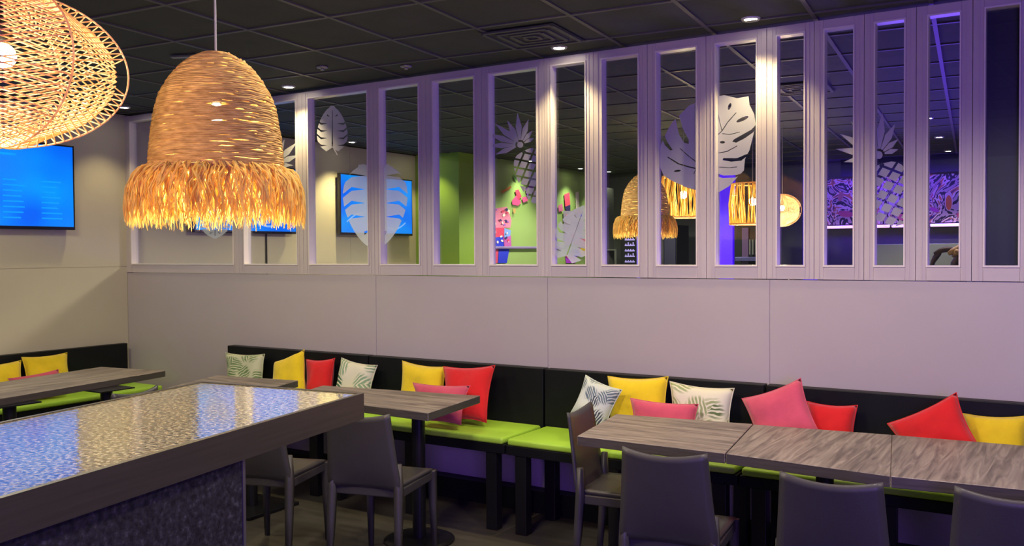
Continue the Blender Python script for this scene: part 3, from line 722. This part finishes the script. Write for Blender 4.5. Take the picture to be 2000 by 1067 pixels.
# ------------------------------------------------------------------ chairs
def chair():
    t = thing('dining_chair', '', 'chair', (0, 0, 0), 0, 'grey plastic dining chairs')
    sw, sd, sz = 0.192, 0.20, 0.45
    bm = B(); n = 12
    top, bot = [], []
    for j in range(n+1):
        v = j/n; y = -sd+2*sd*v; rt, rb = [], []
        for i in range(n+1):
            u = i/n*2-1; w = sw*(0.93+0.07*v) * (1-0.05*max(0, v-0.85)/0.15)
            z = sz-0.012*(1-u*u)*math.sin(PI*min(1, v*1.1)) + (-0.012*max(0, (v-0.8)/0.2)**2)
            rt.append(bm.verts.new((u*w, y, z))); rb.append(bm.verts.new((u*w*0.985, y, z-0.022)))
        top.append(rt); bot.append(rb)
    for g, fl_ in ((top, False), (bot, True)):
        for j in range(n):
            for i in range(n): bm.faces.new((g[j][i], g[j][i+1], g[j+1][i+1], g[j+1][i]))
    for j in range(n):
        for i in (0, n): bm.faces.new((top[j][i], top[j+1][i], bot[j+1][i], bot[j][i]))
    for i in range(n):
        for j in (0, n): bm.faces.new((top[j][i], top[j][i+1], bot[j][i+1], bot[j][i]))
    obj('seat', bm, M['chair'], t, True)
    # back panel: dished, narrower to the top, concave top edge, flows into the rear of the seat
    bm = B(); A, Bk = [], []
    m_ = 14
    for j in range(m_+1):
        v = j/m_; ra, rb = [], []
        for i in range(n+1):
            u = i/n*2-1
            w = 0.190-0.027*v+0.008*(1-v)**4 if v > 0.12 else 0.184+0.010*(v/0.12)
            zt = 0.80-0.022*(1-u*u); z = 0.425+(zt-0.425)*v
            y = -sd-0.005-0.055*v-0.018*(1-u*u)*(0.4+0.6*v) + 0.03*(1-v)**5*(1-u*u)
            ra.append(bm.verts.new((u*w, y, z))); rb.append(bm.verts.new((u*w, y-0.014, z)))
        A.append(ra); Bk.append(rb)
    for g in (A, Bk):
        for j in range(m_):
            for i in range(n): bm.faces.new((g[j][i], g[j][i+1], g[j+1][i+1], g[j+1][i]))
    for j in range(m_):
        for i in (0, n): bm.faces.new((A[j][i], A[j+1][i], Bk[j+1][i], Bk[j][i]))
    for i in range(n):
        for j in (0, m_): bm.faces.new((A[j][i], A[j][i+1], Bk[j][i+1], Bk[j][i]))
    obj('backrest', bm, M['chair'], t, True)
    bm = B(); box(bm, -0.178, 0.178, -sd+0.004, -sd+0.024, 0.385, 0.436, bev=0.006); box(bm, -0.178, 0.178, sd-0.03, sd-0.012, 0.385, 0.424, bev=0.006)
    box(bm, -0.186, -0.168, -sd+0.02, sd-0.02, 0.385, 0.428, bev=0.005); box(bm, 0.168, 0.186, -sd+0.02, sd-0.02, 0.385, 0.428, bev=0.005)
    obj('seat_apron', bm, M['chair'], t)
    for sx in (-1, 1):
        for fr in (-1, 1):
            bm = B()
            zt = 0.55 if fr < 0 else 0.43
            rings = []
            for z, hw, ox, oy in ((0.0, 0.012, 0.006, 0.035 if fr < 0 else 0.012), (0.25, 0.016, 0.003, 0.012 if fr < 0 else 0.004), (0.42, 0.020, 0.0, 0), (zt, 0.014 if fr < 0 else 0.02, 0, 0)):
                cx = sx*(0.176+ox); cy = fr*(sd-0.004+oy) - (0.006 if fr < 0 else 0)
                rings.append([bm.verts.new((cx+a*hw, cy+b*hw, z)) for a, b in ((-1, -1), (1, -1), (1, 1), (-1, 1))])
            for Ra, Rb in zip(rings, rings[1:]):
                for k in range(4): bm.faces.new((Ra[k], Ra[(k+1) % 4], Rb[(k+1) % 4], Rb[k]))
            bm.faces.new(rings[0][::-1]); bm.faces.new(rings[-1])
            bmesh.ops.bevel(bm, geom=[e for e in bm.edges if abs((e.verts[0].co-e.verts[1].co).z) > 0.05], offset=0.005, segments=2, affect='EDGES')
            obj('leg', bm, M['chair'], t, True)
    return t
ch = chair()
tipA = onZ(268, 764, 0.79)
def seat_at(topx, topy, deg): # centre of the chair from the middle of its back's top edge
    a = math.radians(deg); return (topx - 0.28*math.sin(a), topy + 0.28*math.cos(a), 0)
spots = [((-1.312, 3.147), 8, 'grey chair seen from behind, left one of the three at the right'),
         ((-0.686, 3.05), 3, 'grey chair seen from behind, middle one of the three at the right'),
         ((-0.16, 3.14), 3, 'grey chair seen from behind, cut by the right edge'),
         ((-2.04, 3.83), -82, 'grey chair seen from the side at the left end of the long row of tables'),
         ((-2.86, 3.17), 14, 'grey chair below the corner of the high table, back fully seen'),
         ((-3.44, 3.03), 18, 'grey chair half hidden below the high table rim, only seat edge and front leg showing'),
         ((tipA.x, tipA.y), 100, 'dark grey chair peeking over the far edge of the high table before the green seat')]
for i, ((x, y), d, l) in enumerate(spots):
    o = ch if i == 0 else dup(ch)
    o.location = seat_at(x, y, d); o.rotation_euler = (0, 0, math.radians(d)); o['label'] = l

# ------------------------------------------------------------------ cushions
def cushion(c, nrm, m, label, th=0.06, group=None, seamcol=True):
    """c: four corners in order top left, top right, bottom right, bottom left"""
    c = [Vector(p) for p in c]; ctr = sum(c, Vector())/4; c = [p-ctr for p in c]; nrm = Vector(nrm).normalized()
    t = thing('cushion', label, 'cushion', ctr, 0, group)
    N = 16; bm = B(); uvl = bm.loops.layers.uv.new('UVMap')
    rr = random.Random(label)
    s1, s2 = rr.random()*9, rr.random()*9
    def P(u, v, s):
        pu = 1-0.045*(1-(2*v-1)**2)*1.0; pv = 1-0.055*(1-(2*u-1)**2)
        uu = 0.5+(u-0.5)*(1-0.10*(1-(2*abs(v-.5))**2)); vv = 0.5+(v-0.5)*(1-0.10*(1-(2*abs(u-.5))**2))
        p = (c[0]*(1-uu)+c[1]*uu)*(1-vv) + (c[3]*(1-uu)+c[2]*uu)*vv
        e = max(0, (1-(2*u-1)**4)*(1-(2*v-1)**4)); h = th*e**0.55
        h *= 1+0.25*noise.noise(Vector((u*3+s1, v*3+s2, s)))
        return p + nrm*s*h
    g = {}
    for s in (1, -1):
        for i in range(N+1):
            for j in range(N+1):
                if s == -1 and (i in (0, N) or j in (0, N)): g[s, i, j] = g[1, i, j]; continue
                g[s, i, j] = bm.verts.new(P(i/N, j/N, s))
        for i in range(N):
            for j in range(N):
                f = bm.faces.new((g[s, i, j], g[s, i+1, j], g[s, i+1, j+1], g[s, i, j+1]))
                for l, (a, b) in zip(f.loops, ((i, j), (i+1, j), (i+1, j+1), (i, j+1))): l[uvl].uv = (a/N, 1-b/N)
    cv = obj('cover', bm, m, t, True)
    ed = [(i/N, 0) for i in range(N)] + [(1, j/N) for j in range(N)] + [(1-i/N, 1) for i in range(N)] + [(0, 1-j/N) for j in range(N)]
    obj('piping', tube(B(), [P(u, v, 0) for u, v in ed], 0.0028, 6, closed=True), m, cv, True)
    return t
def seatpt(x, Y, z):   # point at picture column x on the upright plane Y, at height z
    y = 700
    for _ in range(3):
        p = onY(x, y, Y); y += (p.z-z)*350
    return Vector((onY(x, y, Y).x, Y, z))
def bcush(tl, tr, br, bl, m, label, Yt=4.53, Yb=4.40, th=0.05, grp='cushions on the partition benches'):
    def f(p, Y):
        q = seatpt(p, Y, 0.545) if not isinstance(p, tuple) else onY(p[0], p[1], Y)
        q.z = max(q.z, 0.545); return q
    q = [f(tl, Yt), f(tr, Yt), f(br, Yb), f(bl, Yb)]
    n = (q[1]-q[0]).cross(q[3]-q[0]); n = n if n.y < 0 else -n
    cushion(q, n, m, label, th, grp)
bcush((440, 689), (517, 692), 514, 444, M['leaf_a'], 'olive leaf print cushion at the left end of the bench row')
bcush((537, 708), (594, 683), (597, 782), (529, 770), M['yellow'], 'yellow cushion with raised pointed corner left of a red cushion', 4.44, 4.30)
bcush((598, 702), (654, 700), 646, 600, M['red'], 'red cushion between the pointed yellow and a leaf print cushion')
bcush((667, 699), (737, 714), 718, 648, M['leaf_b'], 'tilted cream and green leaf print cushion above the high table corner')
bcush((786, 705), (871, 717), 868, 776, M['yellow'], 'yellow cushion beside the tall red one on the middle bench')
bcush((866, 716), (967, 714), (950, 826), (868, 822), M['red'], 'tall red cushion in the middle with its lower corner on the green seat', 4.50, 4.33)
bcush((806, 748), (918, 754), (900, 830), (818, 822), M['pink'], 'pink cushion in front of yellow and red cushions at the middle table', 4.31, 4.20, 0.042)
bcush((1144, 733), (1215, 762), (1178, 848), (1114, 808), M['leaf_c'], 'tilted blue-grey leaf print cushion behind the side facing chair', 4.40, 4.28)
bcush((1187, 735), (1305, 736), 1303, 1188, M['yellow'], 'yellow cushion between two leaf print cushions')
bcush((1231, 778), (1364, 790), 1360, 1234, M['pink'], 'low pink cushion in front of the yellow one on the right bench', 4.37, 4.27, 0.045)
bcush((1308, 745), (1434, 759), 1426, 1310, M['leaf_d'], 'cream cushion with sage palm print right of the yellow one')
bcush((1449, 779), (1564, 739), (1606, 856), (1486, 895), M['pink'], 'large pink cushion turned on its corner', 4.46, 4.34)
bcush((1576, 784), (1675, 792), 1664, 1580, M['red'], 'small bright red cushion right of the large pink one')
bcush((1733, 828), (1868, 767), (1918, 880), (1785, 940), M['red'], 'large red cushion turned on its corner at the right', 4.46, 4.34)
bcush((1880, 808), (2012, 812), 2006, 1892, M['yellow'], 'yellow cushion at the right edge of the photo')
def lcush(pts, X, m, label, th=0.05):
    q = [onX(p[0], p[1], x) for p, x in zip(pts, X)]
    for p in q: p.z = max(p.z, 0.525)
    n = (q[1]-q[0]).cross(q[3]-q[0]); n = n if n.x > 0 else -n
    cushion(q, n, m, label, th, 'cushions on the left wall bench')
lcush([(-50, 716), (41, 704), (50, 785), (-50, 806)], (-6.60, -6.60, -6.45, -6.45), M['yellow'], 'yellow cushion cut by the left edge on the wall bench')
lcush([(42, 698), (131, 689), (142, 757), (52, 785)], (-6.60, -6.60, -6.46, -6.46), M['yellow'], 'whole yellow cushion on the left wall bench')
lcush([(15, 740), (114, 722), (130, 784), (44, 804)], (-6.44, -6.44, -6.31, -6.31), M['pink'], 'pink cushion low on the left wall bench behind the table', 0.04)

# ------------------------------------------------------------------ behind the glass: murals, shelves, lit panels
XG = -6.118
def blobs(name, items, plane, label, cat, eps=0.0):
    """flat painted shapes (polygon, colour) on a wall"""
    t = None
    bm = B(); ms = []; cm = {}
    for k, (poly, col) in enumerate(items):
        if col not in cm:
            cm[col] = len(ms); ms.append(mat(name+'_paint', col, 0.7))
        vs = []
        for p_ in poly:
            q = plane(p_[0], p_[1], k*0.0006); vs.append(bm.verts.new(q))
        try:
            f = bm.faces.new(vs); f.material_index = cm[col]
        except ValueError: pass
    o = obj(name, bm, ms)
    return tag(o, label, cat)
gp = lambda x, y, k: onX(x, y, XG+0.001+k)
PK, RD, BL, WH, NV, YL, PU, OR = (0.75, 0.22, 0.35), (0.65, 0.05, 0.12), (0.02, 0.04, 0.65), (0.8, 0.7, 0.62), (0.03, 0.02, 0.12), (0.75, 0.5, 0.03), (0.30, 0.10, 0.55), (0.6, 0.2, 0.05)
r = random.Random(2)
items = [([(962, 408), (990, 404), (999, 430), (997, 445), (962, 445)], PK), ([(964, 445), (985, 445), (984, 470), (966, 468)], RD), ([(985, 446), (998, 450), (996, 470), (985, 468)], (0.2, 0.35, 0.8)),
         ([(966, 464), (983, 462), (984, 482), (964, 482)], BL), ([(984, 466), (998, 460), (999, 482), (985, 484)], (0.5, 0.1, 0.4)), ([(963, 484), (974, 484), (972, 514), (961, 514)], RD), ([(974, 486), (995, 486), (990, 514), (973, 514)], BL)]
for k in range(26):
    x, y = 962+r.random()*33, 408+r.random()*68; items.append((ellipse(x, y, 1.2+r.random()*2.4, 1+r.random()*2, r.random()*3, 7), r.choice([PK, RD, WH, NV, PU, WH])))
blobs('wall_painting', items, gp, 'pink, red and blue painted figure low on the green wall in the sixth window', 'wall painting')
items = [([(1000, 392), (1010, 380), (1018, 396), (1012, 402), (1001, 400)], (0.7, 0.08, 0.28)), ([(1006, 372), (1013, 370), (1019, 384), (1012, 392)], RD), ([(1019, 386), (1028, 384), (1032, 392), (1022, 396)], (0.7, 0.1, 0.3)),
         ([(978, 374), (998, 363), (999, 367), (981, 378)], OR), ([(1026, 370), (1038, 358), (1042, 366), (1030, 384)], PU), ([(1030, 350), (1046, 340), (1050, 352), (1036, 360)], (0.35, 0.35, 0.6)),
         ([(1002, 408), (1007, 406), (1007, 416), (1003, 417)], (0.6, 0.35, 0.12)), ([(1042, 372), (1050, 376), (1050, 386), (1041, 382)], WH), ([(1002, 340), (1008, 346), (1010, 354), (1004, 350)], (0.1, 0.25, 0.05))]
blobs('wall_painting', items, gp, 'painted pink flowers high on the green wall below the pineapple sticker', 'wall painting')
items = [([(1102, 380), (1112, 376), (1114, 400), (1104, 404)], RD), ([(1124, 376), (1130, 374), (1132, 410), (1125, 412)], WH), ([(1090, 402), (1098, 398), (1100, 412), (1092, 414)], (0.7, 0.15, 0.35)), ([(1104, 404), (1114, 400), (1114, 412), (1106, 412)], NV),
         ([(1100, 412), (1140, 412), (1138, 470), (1104, 480)], (0.35, 0.28, 0.40)), ([(1128, 466), (1148, 468), (1148, 484), (1134, 482)], (0.7, 0.15, 0.25)), ([(1130, 484), (1146, 486), (1142, 500), (1130, 500)], YL),
         ([(1104, 502), (1128, 496), (1124, 514), (1106, 514)], (0.45, 0.05, 0.7)), ([(1116, 486), (1130, 488), (1136, 500), (1118, 502)], BL)]
for k in range(34):
    x, y = 1102+r.random()*36, 412+r.random()*90; items.append((ellipse(x, y, 1.2+r.random()*3, 1+r.random()*2, r.random()*3, 7), r.choice([PK, RD, WH, NV, PU, BL])))
blobs('wall_painting', items, gp, 'multicoloured painted figure with red tips behind the grey leaf sticker', 'wall painting')
items = [([(902, 514), (904, 480), (918, 462), (932, 456), (934, 514)], (0.42, 0.24, 0.45)), ([(905, 486), (930, 484), (932, 492), (905, 493)], (0.45, 0.1, 0.22)), ([(915, 468), (930, 462), (932, 478), (912, 480)], PU)]
blobs('wall_painting', items, gp, 'mauve and purple painted shape low beside the green pillar', 'wall painting')
pA, pB = onX(962, 484, XG+0.04), onX(1056, 486, XG+0.04)
bm = tube(B(), [(XG+0.04, pA.y, pA.z), (XG+0.04, pB.y+0.6, pA.z)], 0.018, 8)
for yy in (pA.y+0.3, pB.y): tube(bm, [(XG+0.001, yy, pA.z), (XG+0.04, yy, pA.z)], 0.01, 6)
tag(obj('handrail', bm, mat('lilac_rail', (0.25, 0.2, 0.38), 0.4)), 'thin purple-grey rail along the green wall', 'handrail')

# the mural above the violet light bar
def muralmat():
    m = mat('jungle_mural', (0.5, 0.4, 0.3), 0.6)
    v = coords(m, 'Object'); n = nd(m, 'ShaderNodeTexNoise', Scale=3.2, Detail=3, Distortion=2.2); lk(m, v, n.inputs['Vector'])
    c = ramp(m, n.outputs[0], [(0.0, (0.01, 0.01, 0.02)), (0.36, (0.55, 0.45, 0.36)), (0.44, (0.02, 0.015, 0.03)), (0.49, (0.85, 0.74, 0.55)), (0.55, (0.6, 0.24, 0.08)), (0.59, (0.05, 0.03, 0.12)), (0.64, (0.75, 0.6, 0.5)), (0.70, (0.6, 0.12, 0.15))], 'CONSTANT')
    lk(m, c, bsdf(m).inputs['Base Color']); return m
YM = YF-0.03
a = onY(1600, 392, YM).x; b = onY(1895, 392, YM).x; z0 = onY(1740, 437, YM).z; z1 = onY(1740, 345, YM).z
t = thing('wall_mural', 'dark jungle patterned mural above the violet light tube', 'mural', ((a+b)/2, YM, z0))
bm = box(B(), a, b, YM-0.01, YF-0.002, z0, z1)
for v in bm.verts: v.co -= Vector(((a+b)/2, YM, z0))
obj('panel', bm, muralmat(), t)
mp = lambda x, y, k: onY(x, y, YM-0.012-k)
bm = B(); cols = []; ms = []
for poly, col in [(ellipse(1853, 393, 8, 19, 0.05), (0.75, 0.6, 0.45)), (ellipse(1853, 396, 6, 15, 0.0), (0.7, 0.2, 0.03)), (ellipse(1652, 418, 16, 6, 0.1), (0.6, 0.12, 0.18)), (ellipse(1760, 424, 8, 6, 0.3), (0.8, 0.2, 0.2)),
                  (ellipse(1642, 384, 5, 10, 0.3), (0.5, 0.25, 0.15)), (ellipse(1742, 400, 12, 5, 2.2), (0.85, 0.75, 0.6)), (ellipse(1722, 410, 4, 14, -0.3), (0.85, 0.8, 0.75)), (ellipse(1875, 420, 7, 5, 0.2), (0.6, 0.08, 0.15)), (ellipse(1825, 410, 10, 4, 0.3), (0.6, 0.1, 0.4))]:
    vs = [bm.verts.new(mp(x, y, len(ms)*0.001) - Vector(((a+b)/2, YM, z0))) for x, y in poly]; f = bm.faces.new(vs); f.material_index = len(ms); ms.append(mat('mural_colour', col, 0.6))
obj('painted_shapes', bm, ms, t)
zl = onY(1740, 442, YM).z
t = thing('light_tube', 'glowing pink-white light tube with violet glow below the mural', 'wall light', ((a+b)/2, YF, zl))
for k in range(4):
    x0 = (a-b)/2+k*(b-a)/4
    obj('tube', box(B(), x0+0.012, x0+(b-a)/4-0.012, -0.11, -0.07, -0.018, 0.018, bev=0.008), M['led'], t)
obj('tube_bracket', box(B(), (a-b)/2, (b-a)/2, -0.069, -0.001, -0.012, 0.012), M['blackmetal'], t)
light('violet_light', 'AREA', (0, -0.16, 0.05), 10, (0.12, 0.02, 1.0), t, b-a, aim=None, size_y=0.06)
light('violet_wash', 'AREA', ((a+b)/2, YF-0.6, ZC-0.24), 13, (0.10, 0.02, 1.0), None, b-a, aim=((a+b)/2, YF, 2.3), size_y=0.1)
light('violet_uplight', 'AREA', (-0.9, 9.3, 1.2), 50, (0.14, 0.05, 1.0), None, 1.5, aim=(-0.6, 8.0, 2.72), size_y=1.5)
light('violet_fill', 'AREA', (-0.7, 7.6, 0.9), 22, (0.2, 0.07, 1.0), None, 0.8, aim=(-0.8, 5.0, 2.2), size_y=0.4)  # unseen fill hidden below sill height, added to tint the pineapple sticker violet
# grey-green board
a2, b2 = onY(1702, 490, YF-0.3).x, onY(1900, 490, YF-0.3).x; zt = onY(1740, 477, YF-0.3).z
tag(obj('display_board', box(B(), a2, b2, YF-0.33, YF-0.28, 0.0, zt, bev=0.005), mat('pale_board', (0.42, 0.46, 0.38), 0.6)), 'plain grey-green board standing under the violet light tube', 'board')
# irregular object in front of the board
YO = YF-0.9
t = thing('irregular_object', 'tan and dark brown irregular object in front of the grey-green board', 'unidentified object', tuple(onY(1850, 514, YO)))
o0 = Vector(t.location)
def br(pts, rads, m): obj('branch', tube(B(), [onY(x, y, YO+dy)-o0 for x, y, dy in pts], [q*0.75 for q in rads], 8), m, t, True)
dk = noisy('dark_brown_mottle', [(0.3, (0.05, 0.025, 0.03)), (0.7, (0.12, 0.06, 0.06))], 20, 0.6); tn = noisy('tan_mottle', [(0.3, (0.45, 0.22, 0.10)), (0.7, (0.75, 0.48, 0.24))], 25, 0.6)
br([(1817, 530, 0), (1822, 512, 0), (1828, 502, 0.02), (1836, 494, 0)], [0.03, 0.035, 0.045, 0.03], dk)
br([(1824, 496, 0), (1836, 490, 0), (1850, 487, 0.02), (1862, 488, 0)], [0.02, 0.04, 0.045, 0.03], dk)
br([(1852, 496, -0.05), (1862, 491, -0.05), (1872, 484, -0.02), (1882, 482, 0)], [0.03, 0.05, 0.04, 0.03], tn)
br([(1862, 500, 0), (1870, 492, -0.1), (1880, 494, -0.05)], [0.03, 0.05, 0.03], tn)
br([(1862, 540, 0), (1866, 515, 0.05), (1875, 500, 0.05), (1880, 480, 0)], [0.05, 0.07, 0.06, 0.03], dk)
obj('object_stand', box(B(), -0.2, 0.2, -0.12, 0.12, -o0.z, onY(1850, 520, YO).z-o0.z, bev=0.01), M['black'], t)

# violet lit pillars and dark cabinets at the far wall
def pillar(xa, xb, Y, label, m, ztop=2.3):
    A, Bq = onY(xa, 480, Y).x, onY(xb, 480, Y).x
    return tag(obj('lit_panel', box(B(), A, Bq, Y, Y+0.12, 0, ztop, bev=0.004), m), label, 'light panel', 'violet light panels on the far wall')
pillar(1404, 1431, 11.6, 'tall glowing violet panel left of the right drum pendant', M['blueglow'], ZC-0.1)
pillar(1568, 1592, 11.9, 'tall glowing violet panel beside the small round cord pendant', M['blueglow'], 2.62)
def cab(xa, xb, ytop, Y, label, name='drinks_cabinet'):
    A, Bq = onY(xa, 480, Y).x, onY(xb, 480, Y).x; z = onY(xa, ytop, Y).z
    t = thing(name, label, 'cabinet', ((A+Bq)/2, Y, 0)); w = (Bq-A)/2
    obj('body', box(B(), -w, w, 0, 0.45, 0, z, bev=0.006), M['black'], t); return t, w, z
t, w, z = cab(1212, 1252, 455, 11.2, 'black cabinet with lit lilac shelves below the small fringed pendant')
lil = mat('lit_lilac_label', (0.3, 0.25, 0.6), 0.4, emit=(0.3, 0.25, 0.6), es=0.55)
for k in range(6):
    zz = 1.40+k*0.075; bm = B()
    box(bm, -w*0.55, w*0.4, -0.012, -0.001, zz, zz+0.016)
    for q in range(4): box(bm, -w*0.5+q*w*0.24, -w*0.42+q*w*0.24, -0.012, -0.001, zz+0.018, zz+0.018+0.012+0.02*((k*q) % 2))
    obj('lit_shelf', bm, lil, t)
obj('side_light', box(B(), w*0.62, w*0.95, -0.012, -0.001, 1.0, z-0.05), mat('lit_lilac_side', (0.2, 0.15, 0.6), 0.4, emit=(0.16, 0.1, 0.6), es=0.6), t)
t, w, z = cab(1296, 1322, 440, 11.6, 'narrow dark cabinet beneath the left drum pendant', 'cabinet')
obj('door', box(B(), -w*0.85, w*0.85, -0.015, -0.001, 0.1, z-0.06, bev=0.004), mat('navy_door', (0.02, 0.02, 0.05), 0.5), t)
t, w, z = cab(1434, 1492, 438, 11.3, 'dark drinks cabinet with a purple door right of the violet panel')
obj('door', box(B(), -w*0.45, w*0.0, -0.015, -0.001, 0.1, z-0.05, bev=0.004), mat('purple_door', (0.10, 0.05, 0.14), 0.4), t)
bm = B()
for k in range(4): tube(bm, [(w*0.15+k*w*0.2, -0.04, 1.5), (w*0.15+k*w*0.2, -0.04, z-0.2)], 0.012, 6)
obj('tap_column', bm, M['metalgrey'], t)
obj('drip_tray', box(B(), -w*0.6, w*0.95, -0.2, -0.001, 1.42, 1.47, bev=0.004), mat('steel_blue_tray', (0.12, 0.12, 0.3), 0.3, 0.6), t)
bm = B()
A = onY(1178, 487, 11.8); Bq = onY(1204, 487, 11.8)
box(bm, A.x, Bq.x, 11.8, 12.1, A.z-0.02, A.z); box(bm, A.x, A.x+0.03, 11.8, 12.1, 0, A.z+0.9); box(bm, Bq.x-0.03, Bq.x, 11.8, 12.1, 0, A.z-0.021)
tag(obj('shelf_rack', bm, M['darkwall']), 'thin dark shelf rack left of the lit lilac cabinet', 'shelf')
